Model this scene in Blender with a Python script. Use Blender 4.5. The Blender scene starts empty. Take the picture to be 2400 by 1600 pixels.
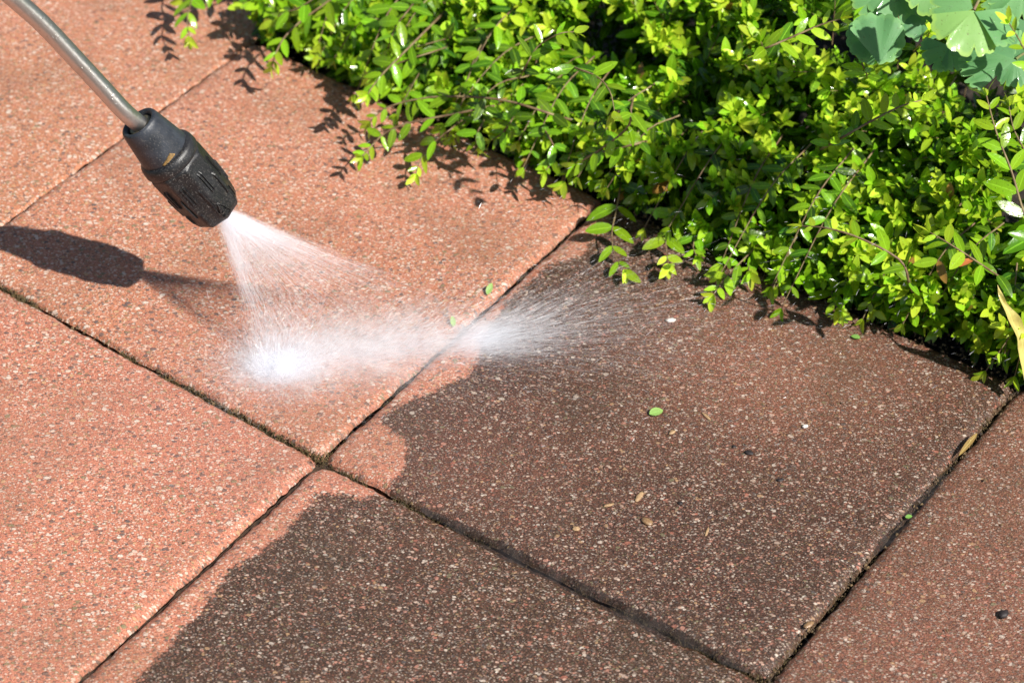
import bpy, math, random
import numpy as np
from mathutils import Vector, Matrix
R = math.radians
rng = np.random.default_rng(7)
random.seed(7)
sc = bpy.context.scene
COL = sc.collection

# ------------------------------------------------------------------ camera
FPX, CH, PITCH, ROLL = 6134.96, 1.42157, 0.72403, 0.025823
fw = np.array([0, math.cos(PITCH), -math.sin(PITCH)]); r0 = np.array([1., 0, 0]); u0 = np.cross(r0, fw)
cr = math.cos(ROLL)*r0 + math.sin(ROLL)*u0
cu = -math.sin(ROLL)*r0 + math.cos(ROLL)*u0
CPOS = np.array([0, 0, CH])
cam = bpy.data.cameras.new("camera"); camo = bpy.data.objects.new("camera", cam); COL.objects.link(camo)
M = Matrix(((cr[0], cu[0], -fw[0], 0), (cr[1], cu[1], -fw[1], 0), (cr[2], cu[2], -fw[2], CH), (0, 0, 0, 1)))
camo.matrix_world = M
cam.sensor_width = 36; cam.lens = FPX/2400*36
cam.clip_start = 0.05; cam.clip_end = 2000
cam.dof.use_dof = True; cam.dof.focus_distance = 2.03; cam.dof.aperture_fstop = 7.2
sc.camera = camo

# ------------------------------------------------------------------ light
SUN_EL, SUN_AZ = R(48.5), R(127)
w = bpy.data.worlds.new("World"); sc.world = w; w.use_nodes = True
nt = w.node_tree; bg = nt.nodes["Background"]
sky = nt.nodes.new("ShaderNodeTexSky"); sky.sky_type = 'NISHITA'; sky.sun_disc = False
sky.sun_elevation = SUN_EL; sky.sun_rotation = SUN_AZ
nt.links.new(sky.outputs[0], bg.inputs[0]); bg.inputs[1].default_value = 0.055
sl = bpy.data.lights.new("sun", 'SUN'); sl.energy = 4.9; sl.angle = R(0.8); sl.color = (1, .955, .89)
so = bpy.data.objects.new("sun", sl); COL.objects.link(so)
sd = Vector((math.cos(SUN_EL)*math.sin(SUN_AZ), math.cos(SUN_EL)*math.cos(SUN_AZ), math.sin(SUN_EL)))
so.rotation_euler = sd.to_track_quat('Z', 'Y').to_euler(); so.location = (1, -1, 4)
sc.view_settings.view_transform = 'Standard'; sc.view_settings.look = 'None'
sc.view_settings.exposure = 0.5; sc.view_settings.gamma = 1
sc.cycles.max_bounces = 14; sc.cycles.transparent_max_bounces = 48
sc.cycles.volume_bounces = 12
sc.cycles.use_denoising = True

# ------------------------------------------------------------------ helpers
def at(px, py, z=0.0):
    """point at height z seen at photograph pixel (2400 x 1600)"""
    d = fw + (px-1200)/FPX*cr - (py-800)/FPX*cu
    return CPOS + (z-CH)/d[2]*d
def V3(a): return np.array(a, float)
def unit(v):
    v = np.asarray(v, float); return v/(np.linalg.norm(v, axis=-1, keepdims=True)+1e-12)
def link(name, verts, faces, mat, parent=None, smooth=True, attr=None, attr_name="tint"):
    me = bpy.data.meshes.new(name)
    verts = np.asarray(verts, np.float32)
    if isinstance(faces, np.ndarray):
        n, k = faces.shape
        me.vertices.add(len(verts)); me.vertices.foreach_set("co", verts.ravel())
        me.loops.add(n*k); me.loops.foreach_set("vertex_index", faces.astype(np.int32).ravel())
        me.polygons.add(n); me.polygons.foreach_set("loop_start", np.arange(0, n*k, k, dtype=np.int32))
        me.update(calc_edges=True)
    else:
        me.from_pydata([tuple(map(float, v)) for v in verts], [], [tuple(map(int, f)) for f in faces]); me.update()
    me.validate(clean_customdata=False)
    if smooth: me.polygons.foreach_set("use_smooth", np.ones(len(me.polygons), bool))
    if attr is not None:
        a = me.color_attributes.new(attr_name, 'FLOAT_COLOR', 'POINT')
        a.data.foreach_set("color", np.asarray(attr, np.float32).ravel())
    o = bpy.data.objects.new(name, me); COL.objects.link(o)
    if mat: me.materials.append(mat)
    if parent: o.parent = parent
    return o
def tag(o, label=None, cat=None, group=None, kind=None):
    if label: o["label"] = label
    if cat: o["category"] = cat
    if group: o["group"] = group
    if kind: o["kind"] = kind
    return o
def empty(name, loc=(0, 0, 0)):
    o = bpy.data.objects.new(name, None); COL.objects.link(o); o.location = loc; o.empty_display_size = .02
    return o
def adopt(o, root):
    """parent a mesh built in world coordinates to a thing's empty without moving it"""
    o.parent = root; o.matrix_parent_inverse = Matrix.Translation(root.location).inverted(); return o
class Acc:
    def __init__(s): s.v = []; s.f = []; s.a = []; s.n = 0
    def add(s, v, f, a=None):
        v = np.asarray(v, float); s.v.append(v); s.f.append(np.asarray(f)+s.n); s.n += len(v)
        if a is not None: s.a.append(np.broadcast_to(a, (len(v), 4)))
    def obj(s, name, mat, parent=None, smooth=True):
        fs = s.f
        ks = {f.shape[1] for f in fs}
        F = np.concatenate(fs) if len(ks) == 1 else [tuple(r) for f in fs for r in f]
        o = link(name, np.concatenate(s.v), F, mat, None, smooth, np.concatenate(s.a) if s.a else None)
        if parent: adopt(o, parent)
        return o
def tube(pts, rad, k=6):
    pts = np.asarray(pts, float); n = len(pts); rad = np.broadcast_to(rad, (n,))
    t = unit(np.gradient(pts, axis=0)); ref = np.array([.31, .23, .92])
    a = unit(np.cross(t, ref)); b = np.cross(t, a)
    ang = np.arange(k)/k*2*math.pi
    v = pts[:, None]+rad[:, None, None]*(np.cos(ang)[None, :, None]*a[:, None]+np.sin(ang)[None, :, None]*b[:, None])
    i = np.arange(n-1)[:, None]*k; j = np.arange(k)[None]
    f = np.stack([i+j, i+(j+1) % k, i+k+(j+1) % k, i+k+j], -1).reshape(-1, 4)
    return v.reshape(-1, 3), f
def spline(pts, n):
    """Catmull-Rom through pts"""
    P = np.asarray(pts, float); P = np.vstack([2*P[0]-P[1], P, 2*P[-1]-P[-2]]); m = len(P)-3
    out = []
    for s in np.linspace(0, m-1e-6, n):
        i = int(s); t = s-i; a, b, c, d = P[i:i+4]
        out.append(.5*((2*b)+(c-a)*t+(2*a-5*b+4*c-d)*t*t+(3*b-a-3*c+d)*t**3))
    return np.array(out)
def vnoise(x, y, seed=0, oct=3):
    """smooth value noise for arrays"""
    out = 0; amp = 1; tot = 0
    for o in range(oct):
        xi = np.floor(x).astype(int); yi = np.floor(y).astype(int); fx = x-xi; fy = y-yi
        fx = fx*fx*(3-2*fx); fy = fy*fy*(3-2*fy)
        def h(a, b):
            q = (a*374761393+b*668265263+(seed+o)*974711) & 0x7fffffff
            q = ((q ^ (q >> 13))*1274126177) & 0x7fffffff
            return ((q ^ (q >> 16)) & 0xffff)/65535.
        v = (h(xi, yi)*(1-fx)+h(xi+1, yi)*fx)*(1-fy)+(h(xi, yi+1)*(1-fx)+h(xi+1, yi+1)*fx)*fy
        out = out+amp*v; tot += amp; amp *= .5; x = x*2.03+5.1; y = y*2.03+9.7
    return out/tot

# ------------------------------------------------------------------ node helpers
class N:
    def __init__(s, name):
        s.m = bpy.data.materials.new(name); s.m.use_nodes = True; s.t = s.m.node_tree; s.t.nodes.clear()
        s.out = s.t.nodes.new("ShaderNodeOutputMaterial")
    def n(s, ty, **kw):
        x = s.t.nodes.new("ShaderNode"+ty)
        for k, v in kw.items():
            if k in x.inputs and not hasattr(x, k): s.put(x.inputs[k], v)
            elif hasattr(x, k): setattr(x, k, v)
            else: s.put(x.inputs[k.replace('_', ' ')], v)
        return x
    def put(s, sock, v):
        if isinstance(v, bpy.types.NodeSocket): s.t.links.new(v, sock)
        elif isinstance(v, bpy.types.Node): s.t.links.new(v.outputs[0], sock)
        elif isinstance(v, tuple) and len(v) == 3 and sock.type == 'RGBA': sock.default_value = (*v, 1)
        else: sock.default_value = v
    def math(s, op, a, b=0., c=None, clamp=False):
        x = s.t.nodes.new("ShaderNodeMath"); x.operation = op; x.use_clamp = clamp
        s.put(x.inputs[0], a); s.put(x.inputs[1], b)
        if c is not None: s.put(x.inputs[2], c)
        return x.outputs[0]
    def mix(s, f, a, b, mode='MIX'):
        x = s.t.nodes.new("ShaderNodeMix"); x.data_type = 'RGBA'; x.blend_type = mode
        s.put(x.inputs[0], f); s.put(x.inputs[6], a); s.put(x.inputs[7], b); return x.outputs[2]
    def ss(s, x, lo, hi, a=0., b=1.):
        m = s.t.nodes.new("ShaderNodeMapRange"); m.interpolation_type = 'SMOOTHSTEP'
        s.put(m.inputs[0], x); s.put(m.inputs[1], lo); s.put(m.inputs[2], hi); s.put(m.inputs[3], a); s.put(m.inputs[4], b)
        return m.outputs[0]
    def noise(s, vec, scale, detail=3., rough=.5):
        x = s.n("TexNoise"); s.put(x.inputs["Vector"], vec); x.inputs["Scale"].default_value = scale
        x.inputs["Detail"].default_value = detail; x.inputs["Roughness"].default_value = rough; return x
    def ramp(s, fac, stops, interp='LINEAR'):
        x = s.t.nodes.new("ShaderNodeValToRGB"); x.color_ramp.interpolation = interp; s.put(x.inputs[0], fac)
        e = x.color_ramp.elements
        while len(e) < len(stops): e.new(.5)
        for q, (p, c) in zip(e, stops): q.position = p; q.color = (*c, 1)
        return x.outputs[0]
    def bsdf(s, **kw):
        x = s.n("BsdfPrincipled")
        for k, v in kw.items(): s.put(x.inputs[k.replace('_', ' ')], v)
        return x
    def done(s, surf, vol=None):
        if surf is not None: s.t.links.new(surf if isinstance(surf, bpy.types.NodeSocket) else surf.outputs[0], s.out.inputs[0])
        if vol is not None: s.t.links.new(vol.outputs[0], s.out.inputs[1])
        return s.m

# ---- paving: exposed aggregate in red concrete. attribute "tint": r = grime, g = wetness/moss at edges, b = slab hue, a = shine
def slab_material():
    g = N("red_aggregate_concrete")
    pos = g.n("NewGeometry").outputs["Position"]
    att = g.n("Attribute"); att.attribute_name = "tint"
    sep = g.n("SeparateColor"); g.put(sep.inputs[0], att.outputs["Color"])
    grime0, moss0, hue = sep.outputs[0], sep.outputs[1], sep.outputs[2]
    warp = g.noise(pos, 70, 2); 
    wp = g.n("VectorMath", operation='SCALE'); g.put(wp.inputs[0], warp.outputs["Color"]); wp.inputs["Scale"].default_value = .0045
    p = g.n("VectorMath", operation='ADD'); g.put(p.inputs[0], pos); g.put(p.inputs[1], wp.outputs[0]); p = p.outputs[0]
    def chips(scale, rmin, rmax, keep, seed, ang):
        mp = g.n("Mapping"); g.put(mp.inputs[0], p); mp.inputs[1].default_value = (seed*3.1, seed*1.7, 0); mp.inputs[2].default_value = (0, 0, ang); mp.inputs[3].default_value = (1, 1.45, 0)
        v = g.n("TexVoronoi"); v.voronoi_dimensions = '2D'; g.put(v.inputs["Vector"], mp.outputs[0]); v.inputs["Scale"].default_value = scale
        cs = g.n("SeparateColor"); g.put(cs.inputs[0], v.outputs["Color"])
        rad = g.math('MULTIPLY_ADD', cs.outputs[0], rmax-rmin, rmin)
        on = g.math('LESS_THAN', cs.outputs[1], keep)
        m = g.ss(g.math('SUBTRACT', rad, v.outputs["Distance"]), 0., .07)
        return g.math('MULTIPLY', m, on), cs.outputs[2], v.outputs["Distance"]
    A = chips(158, .10, .42, .52, 1, .4); B = chips(280, .16, .48, .64, 2, 1.3); C = chips(480, .25, .52, .65, 3, 2.2)
    pal = [(0, (.52, .19, .125)), (.10, (.72, .52, .40)), (.22, (.80, .66, .54)), (.30, (.17, .115, .095)), (.42, (.30, .17, .12)),
           (.52, (.60, .36, .19)), (.60, (.76, .60, .48)), (.66, (.24, .21, .11)), (.74, (.66, .31, .22)), (.84, (.12, .10, .095)), (.90, (.74, .46, .34)), (.96, (.80, .68, .56))]
    n1 = g.noise(pos, 900, 2, .6); n2 = g.noise(pos, 9, 4, .55); n3 = g.noise(pos, 2.6, 3, .5)
    red = g.mix(g.ss(n1.outputs[0], .3, .7), (.34, .105, .060), (.68, .275, .17))
    hueC = g.math('MULTIPLY', hue, g.math('SUBTRACT', 1., grime0)); hueD = g.math('MULTIPLY', hue, grime0)
    red = g.mix(hueC, red, g.mix(g.ss(n1.outputs[0], .3, .7), (.35, .12, .055), (.64, .285, .15)))
    c = g.mix(g.math('MULTIPLY', C[0], .8), red, g.ramp(C[1], pal, 'CONSTANT'))
    c = g.mix(g.math('MULTIPLY', B[0], .86), c, g.ramp(B[1], pal, 'CONSTANT'))
    c = g.mix(g.math('MULTIPLY', A[0], .9), c, g.ramp(A[1], pal, 'CONSTANT'))
    c = g.mix(g.ss(n2.outputs[0], .42, .72, 0, .34), c, (.21, .115, .065))
    c = g.mix(g.ss(n3.outputs[0], .4, .65, 0, .16), c, (.62, .26, .19))
    # grime film: ragged edge following the cleaned track, chips partly poke through
    edge = g.math('ADD', grime0, g.math('MULTIPLY_ADD', g.noise(pos, 130, 3, .7).outputs[0], 1.0, -.5))
    edge = g.math('ADD', edge, g.math('MULTIPLY_ADD', g.noise(pos, 28, 2, .6).outputs[0], 1.0, -.5))
    edge = g.math('ADD', edge, g.math('MULTIPLY_ADD', g.noise(pos, 420, 2, .6).outputs[0], .9, -.45))
    smp = g.n("Mapping"); g.put(smp.inputs[0], pos); smp.inputs[2].default_value = (0, 0, R(-22)); smp.inputs[3].default_value = (1, 4.5, 1)
    streak = g.noise(smp.outputs[0], 11, 4, .6)
    thin = g.math('MULTIPLY_ADD', hue, .20, g.ss(g.math('ADD', g.math('MULTIPLY', streak.outputs[0], .55), g.math('MULTIPLY', g.noise(pos, 16, 3, .6).outputs[0], .45)), .5, .75, 0, .12), clamp=True)
    grime = g.math('MULTIPLY', g.ss(edge, .36, .64), g.math('SUBTRACT', 1., thin))
    dk = g.mix(g.ss(n1.outputs[0], .36, .66), (.016, .009, .006), (.128, .055, .036))
    dk = g.mix(g.math('MULTIPLY_ADD', hueD, .8, g.ss(n3.outputs[0], .45, .8, 0, .3), clamp=True), dk, g.mix(g.ss(n1.outputs[0], .36, .66), (.07, .034, .022), (.32, .13, .075)))
    dk = g.mix(moss0, dk, g.mix(g.ss(n1.outputs[0], .36, .66), (.024, .014, .008), (.112, .054, .030)))
    def poke(chip, k):
        lum = g.ramp(chip[1], [(q, tuple(x*k for x in cc)) for q, cc in pal], 'CONSTANT'); return lum
    keepB = g.ss(g.noise(pos, 150, 2).outputs[0], .46, .58)
    d = g.mix(g.math('MULTIPLY', C[0], .62), dk, poke(C, .62))
    d = g.mix(g.math('MULTIPLY', g.math('MULTIPLY', B[0], .85), keepB), d, poke(B, .82))
    d = g.mix(g.math('MULTIPLY', g.math('MULTIPLY', A[0], .75), keepB), d, poke(A, .74))
    d = g.mix(g.ss(n2.outputs[0], .5, .8, 0, .35), d, (.05, .04, .022))
    col = g.mix(grime, c, d)
    # mossy dirt held in the rounded joint edges
    mo = g.n("SeparateColor"); 
    jd = att.outputs["Alpha"]
    jm = g.ss(g.math('ADD', jd, g.math('MULTIPLY_ADD', g.noise(pos, 300, 3, .7).outputs[0], 1.2, -.6)), .42, .85)
    col = g.mix(g.math('MULTIPLY', jm, .9), col, g.mix(g.noise(pos, 120, 2).outputs[0], (.035, .022, .012), (.13, .075, .03)))
    h = g.math('ADD', g.math('MULTIPLY', A[0], .8), g.math('ADD', g.math('MULTIPLY', B[0], .55), g.math('MULTIPLY', C[0], .3)))
    h = g.math('ADD', h, g.math('MULTIPLY', n1.outputs[0], .9))
    h = g.math('ADD', h, g.math('MULTIPLY', g.noise(pos, 2200, 1).outputs[0], .45))
    h = g.math('ADD', h, g.math('MULTIPLY', g.math('SUBTRACT', 1., grime), -.8))
    bp = g.n("Bump"); g.put(bp.inputs["Height"], h); bp.inputs["Distance"].default_value = .0011; bp.inputs["Strength"].default_value = .85
    rough = g.math('MULTIPLY_ADD', grime, -.20, .62)
    wx = at(820, 850); dv = g.n("VectorMath", operation='DISTANCE'); g.put(dv.inputs[0], pos); dv.inputs[1].default_value = tuple(wx)
    wet = g.ss(g.math('ADD', dv.outputs["Value"], g.math('MULTIPLY_ADD', g.noise(pos, 22, 4, .6).outputs[0], .16, -.08)), .26, .12)
    col = g.mix(g.math('MULTIPLY', wet, .14), col, g.mix(1., col, (.55, .42, .38), 'MULTIPLY'))
    b = g.bsdf(Base_Color=col, Roughness=rough, Normal=bp.outputs[0], IOR=1.4)
    g.put(b.inputs["Coat Weight"], g.math('MAXIMUM', g.math('MULTIPLY_ADD', grime, .25, .12), g.math('MULTIPLY', wet, .6))); b.inputs["Coat Roughness"].default_value = .22
    bp2 = g.n("Bump"); g.put(bp2.inputs["Height"], h); bp2.inputs["Distance"].default_value = .0006; bp2.inputs["Strength"].default_value = .7
    g.put(b.inputs["Coat Normal"], bp2.outputs[0])
    return g.done(b)
M_SLAB = slab_material()

def simple(name, col, rough=.6, col2=None, scale=200, bump=.0, bscale=600, coat=0., metal=0., spec=.5):
    g = N(name); pos = g.n("NewGeometry").outputs["Position"]
    c = col if col2 is None else g.mix(g.ss(g.noise(pos, scale, 3, .6).outputs[0], .35, .65), col, col2)
    b = g.bsdf(Base_Color=c, Roughness=rough, Metallic=metal); b.inputs["Coat Weight"].default_value = coat; b.inputs["Coat Roughness"].default_value = .08
    b.inputs["Specular IOR Level"].default_value = spec
    if bump:
        bp = g.n("Bump"); g.put(bp.inputs["Height"], g.noise(pos, bscale, 3, .6).outputs[0]); bp.inputs["Distance"].default_value = bump; g.put(b.inputs["Normal"], bp.outputs[0])
    return g.done(b)
M_SOIL = simple("dark_soil", (.012, .009, .006), .85, (.035, .024, .015), 60, .01, 80)
M_MOSS = simple("joint_moss", (.045, .035, .012), .8, (.13, .09, .035), 90)

def leaf_material(name, deep, mid, young, gloss=.22, trans=.34, bump=.0005):
    g = N(name); att = g.n("Attribute"); att.attribute_name = "tint"
    s = g.n("SeparateColor"); g.put(s.inputs[0], att.outputs["Color"])
    age, rnd, md = s.outputs
    pos = g.n("NewGeometry").outputs["Position"]
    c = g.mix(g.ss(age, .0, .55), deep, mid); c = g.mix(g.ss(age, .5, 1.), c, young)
    c = g.mix(g.math('MULTIPLY', g.math('SUBTRACT', 1., g.ss(md, .0, .16)), .5), c, tuple(min(1, x*1.7+.03) for x in mid))
    hs = g.n("HueSaturation"); g.put(hs.inputs["Hue"], g.math('MULTIPLY_ADD', rnd, .03, .485)); g.put(hs.inputs["Value"], g.math('MULTIPLY_ADD', rnd, .5, .75)); g.put(hs.inputs["Color"], c)
    c = hs.outputs[0]
    c = g.mix(g.math('GREATER_THAN', rnd, .9955), c, (.40, .22, .05))
    c = g.mix(g.math('MULTIPLY', g.ss(g.noise(pos, 420, 3, .7).outputs[0], .62, .7), .6), c, (.12, .09, .02))
    # clinging water beads lift the surface
    v = g.n("TexVoronoi"); g.put(v.inputs["Vector"], pos); v.inputs["Scale"].default_value = 520
    bead = g.ss(v.outputs["Distance"], .34, .0)
    cs = g.n("SeparateColor"); g.put(cs.inputs[0], v.outputs["Color"])
    bead = g.math('MULTIPLY', bead, g.math('GREATER_THAN', cs.outputs[0], .8))
    nz = g.noise(pos, 260, 2)
    bp = g.n("Bump"); g.put(bp.inputs["Height"], g.math('ADD', bead, g.math('MULTIPLY', nz.outputs[0], .6))); bp.inputs["Distance"].default_value = bump
    rough = g.math('MULTIPLY_ADD', nz.outputs[0], .25, gloss-.06)
    b = g.bsdf(Base_Color=c, Roughness=rough, Normal=bp.outputs[0], IOR=1.45)
    b.inputs["Coat Weight"].default_value = .48; b.inputs["Coat Roughness"].default_value = .09; g.put(b.inputs["Coat Normal"], bp.outputs[0])
    tr = g.n("BsdfTranslucent"); g.put(tr.inputs[0], g.mix(.5, c, g.mix(1., c, (1., 1., .35), 'MULTIPLY'))); 
    mx = g.n("MixShader"); mx.inputs[0].default_value = trans; g.put(mx.inputs[1], b.outputs[0]); g.put(mx.inputs[2], tr.outputs[0])
    return g.done(mx)
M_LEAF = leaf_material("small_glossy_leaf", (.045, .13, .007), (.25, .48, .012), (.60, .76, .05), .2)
M_COL = leaf_material("blue_green_leaf", (.10, .28, .11), (.19, .43, .15), (.36, .60, .12), .5, .35, .0002)
M_TWIG = simple("twig_bark", (.15, .085, .045), .6, (.26, .2, .09), 120, .0004, 900)
M_DRY = leaf_material("dry_leaf", (.35, .22, .07), (.62, .50, .16), (.80, .70, .22), .5, .3)

# ------------------------------------------------------------------ paving grid
GA, OX, OY, S = -0.595094, -0.143184, 1.471172, 0.4
e1 = np.array([math.cos(GA), math.sin(GA), 0]); e2 = np.array([-math.sin(GA), math.cos(GA), 0])
def grid(i, j):
    fix = {(0, 0): (751, 1069), (1, 0): (1800, 1588), (1, 1): (2392, 895), (0, 1): (1420, 462)}
    if (i, j) in fix: return at(*fix[(i, j)])
    return np.array([OX, OY, 0])+S*(i*e1+j*e2)
# outline of the uncleaned, grimy area (photograph pixels laid on the paving)
EDGE = [(1500, 330), (1450, 470), (1400, 560), (1350, 600), (1290, 622), (1240, 655), (1195, 702), (1165, 735), (1132, 775), (1115, 838), (1097, 880), (1050, 908), (960, 938), (908, 962),
        (890, 985), (905, 1003), (945, 1035), (956, 1070), (950, 1105), (920, 1140), (900, 1160), (860, 1161), (790, 1153), (738, 1158), (720, 1190), (680, 1238), (610, 1285), (545, 1330),
        (512, 1370), (480, 1425), (420, 1468), (392, 1512), (342, 1570), (320, 1602), (200, 1760), (60, 1900), (100, 2600), (3600, 2600), (4400, 1400), (3600, 200)]
POLY = np.array([at(*p)[:2] for p in EDGE])
def sdist(P):
    """signed distance to the grimy outline, positive inside"""
    x, y = P[:, 0], P[:, 1]; d = np.full(len(P), 1e9); ins = np.zeros(len(P), bool)
    for a, b in zip(POLY, np.roll(POLY, -1, 0)):
        ab = b-a; t = np.clip(((x-a[0])*ab[0]+(y-a[1])*ab[1])/(ab@ab), 0, 1)
        d = np.minimum(d, np.hypot(x-a[0]-t*ab[0], y-a[1]-t*ab[1]))
        c = ((a[1] > y) != (b[1] > y)) & (x < (b[0]-a[0])*(y-a[1])/(b[1]-a[1]+1e-12)+a[0]); ins ^= c
    return np.where(ins, d, -d)
def make_slab(i, j, n, label, hue, moss, dz=0., tilt=(0, 0)):
    c00, c10, c11, c01 = grid(i, j), grid(i+1, j), grid(i+1, j+1), grid(i, j+1)
    ed = .03; k = max(6, n//7)
    t = np.concatenate([np.linspace(0, ed, k, endpoint=False), np.linspace(ed, 1-ed, n, endpoint=False), np.linspace(1-ed, 1, k+1)])
    U, W = np.meshgrid(t, t, indexing='ij'); m = len(t)
    gap = .0004 if i < -1 else .0018 if not (i == 1 or (i, j) == (0, 0)) else .0020
    P = ((1-U)*(1-W))[..., None]*c00+(U*(1-W))[..., None]*c10+(U*W)[..., None]*c11+((1-U)*W)[..., None]*c01
    du = np.minimum(U, 1-U)*S; dw = np.minimum(W, 1-W)*S
    # shrink for the joint, wobbly worn edge
    wob = (vnoise(P[..., 0]*45, P[..., 1]*45, 3+i*7+j, 4)-.5)*.0036+(vnoise(P[..., 0]*190, P[..., 1]*190, 5+i*3+j, 2)-.5)*.002
    cx = P-(c00+c11)/2
    a1 = cx@e1; a2 = cx@e2
    near1 = np.clip(1-du/.02, 0, 1); near2 = np.clip(1-dw/.02, 0, 1)
    P = P-(np.sign(a1)*(gap/2+wob)*near1)[..., None]*e1-(np.sign(a2)*(gap/2+wob)*near2)[..., None]*e2
    r = .012 if (i, j) in ((0, 0), (0, -1)) else .010 if i >= -1 else .004
    def fall(d):
        q = np.clip(1-d/r, 0, 1); return r*.62*(1-np.sqrt(np.clip(1-q*q*.98, 0, 1)))
    corner = np.clip(1-np.hypot(np.clip(1-du/.03, 0, 1), np.clip(1-dw/.03, 0, 1)), -1, 1)
    z = dz-fall(du)-fall(dw)-np.clip(-corner, 0, 1)*.006+tilt[0]*(U-.5)+tilt[1]*(W-.5)
    z += (vnoise(P[..., 0]*30, P[..., 1]*30, 11, 3)-.5)*.0012
    z -= np.maximum(near1, near2)**2*(vnoise(P[..., 0]*120, P[..., 1]*120, 21, 3))*.0022
    P[..., 2] = z
    flat = P.reshape(-1, 3)
    sd_ = sdist(flat)
    g = np.clip(.5+sd_/.015, 0, 1)
    dj = np.minimum(du, dw).ravel()
    jm = np.clip(1-dj/.009, 0, 1)*(.55+.2*g)*(.6 if i < -1 else 1)
    mo = np.full(len(flat), moss)+np.clip(1-dj/.035, 0, 1)*.5
    rc = at(1830, 860)[:2]; red = 1.*np.exp(-(((flat[:, 0]-rc[0])/.12)**2+((flat[:, 1]-rc[1])/.10)**2)) if (i, j) == (0, 0) else (.72 if i >= 1 else 0.)
    rc2 = at(1080, 1100)[:2]; red = red+.35*np.exp(-(((flat[:, 0]-rc2[0])/.10)**2+((flat[:, 1]-rc2[1])/.08)**2))
    att = np.stack([g, np.clip(mo, 0, 1), np.clip(hue*(1-g)+red*g, 0, 1), jm], 1)
    I, J = np.meshgrid(np.arange(m-1), np.arange(m-1), indexing='ij'); q = (I*m+J).ravel()
    F = np.stack([q, q+m, q+m+1, q+1], 1)
    # skirt
    ring = np.concatenate([np.arange(m)*m, (m-1)*m+np.arange(1, m), (np.arange(m-1)[::-1])*m+m-1, np.arange(1, m-1)[::-1]])
    low = flat[ring].copy(); low[:, 2] = -.045; b = len(flat); kx = len(ring)
    F2 = np.stack([ring, b+np.arange(kx), b+(np.arange(kx)+1) % kx, np.roll(ring, -1)], 1)[:, ::-1]
    A2 = att[ring].copy(); A2[:, 3] = 1
    o = link("paving_slab", np.vstack([flat, low]), np.vstack([F, F2]), M_SLAB, None, True, np.vstack([att, A2]))
    return tag(o, label, "paving slab", "square red paving slabs laid edge to edge", "structure")
SL = [
 (-1, 0, 170, "washed salmon slab under the spray nozzle, where the water jet hits", .55, .3, .0012, (0, 0)),
 (-1, -1, 170, "large clean pink slab at lower left, in front of the mossy joint", 0., .2, -.0008, (0, 0)),
 (0, 0, 190, "mostly grimy brown slab in the centre with one cleaned corner and loose debris", .3, .25, .0, (0, 0)),
 (0, -1, 170, "slab at the bottom, half cleaned pink and half dark olive grime", .15, .85, -.0015, (0, 0)),
 (1, 0, 110, "wet reddish brown slab beyond the open joint at lower right, lying lowest", .2, .05, -.0015, (0, 0)),
 (-2, 0, 110, "orange clean slab behind the steel pipe at top left", .9, .3, -.001, (0, 0)),
 (-2, -1, 50, "clean slab at the left edge below the nozzle's shadow", .3, .3, .0, (0, 0)),
 (-1, -2, 50, "clean slab just below the bottom left corner", .1, .3, -.001, (0, 0)),
 (0, -2, 50, "grimy slab below the lower edge of the photograph", .1, .5, .0, (0, 0)),
 (1, -1, 70, "grimy slab at the bottom right corner beside the open joint", .2, .1, -.002, (0, 0)),
 (2, 0, 40, "grimy slab beyond the right edge next to the flower bed", .2, .3, -.002, (0, 0)),
 (2, -1, 30, "grimy slab beyond the lower right corner", .2, .3, -.002, (0, 0)),
 (-3, 0, 40, "clean orange slab beyond the top left corner", .9, .3, -.001, (0, 0)),
 (-2, 1, 50, "orange clean slab at the top beside the hanging twig", .9, .4, -.001, (0, 0)),
 (-3, 1, 30, "clean orange slab behind the top left corner", .9, .3, -.001, (0, 0)),
]
for a in SL: make_slab(*a)
gu = np.linspace(-3, 3, 240); gv = np.linspace(-2, 1, 160)
GU, GV = np.meshgrid(gu, gv, indexing='ij'); JP = np.array([OX, OY, 0])+S*(GU[..., None]*e1+GV[..., None]*e2)
JP[..., 2] = -.0088+(vnoise(JP[..., 0]*60, JP[..., 1]*60, 31, 3)-.5)*.004-.008*np.exp(-((GU-1)/.012)**2)*(GV < .93)-.003*np.exp(-((GV-0)/.03)**2)*(GU > .1)
I, J = np.meshgrid(np.arange(239), np.arange(159), indexing='ij'); q = (I*160+J).ravel()
tag(link("joint_sand", JP.reshape(-1, 3), np.stack([q, q+160, q+161, q+1], 1), simple("joint_sand", (.07, .038, .02), .85, (.022, .014, .008), 250, .0012, 500)), "brown gritty sand filling the joints between the slabs", "sand", None, "structure")
# soil under and around everything, reaching the horizon
def sheet(name, mat, z, half, label, cat):
    v = [(-half, -half, z), (half, -half, z), (half, half, z), (-half, half, z)]
    return tag(link(name, v, [(0, 1, 2, 3)], mat, smooth=False), label, cat, None, "structure")
sheet("ground", simple("garden_earth", (.05, .035, .02), .9, (.04, .07, .02), 3), -.05, 300, "dark garden earth round the paving, reaching the horizon", "ground")
# the planting bed beyond the slabs' back edge
nb = 60
u_ = np.linspace(-1.05, 3.2, 110); v_ = np.linspace(1.006, 4.2, 70)
UU, VV = np.meshgrid(u_, v_, indexing='ij')
PB = np.array([OX, OY, 0])+S*(UU[..., None]*e1+VV[..., None]*e2)
PB[..., 2] = -.03+(vnoise(PB[..., 0]*25, PB[..., 1]*25, 4, 4)-.5)*.03
I, J = np.meshgrid(np.arange(109), np.arange(69), indexing='ij'); q = (I*70+J).ravel()
tag(link("soil", PB.reshape(-1, 3), np.stack([q, q+70, q+71, q+1], 1), M_SOIL), "dark damp soil of the planting bed under the shrub", "soil", None, "structure")

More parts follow.
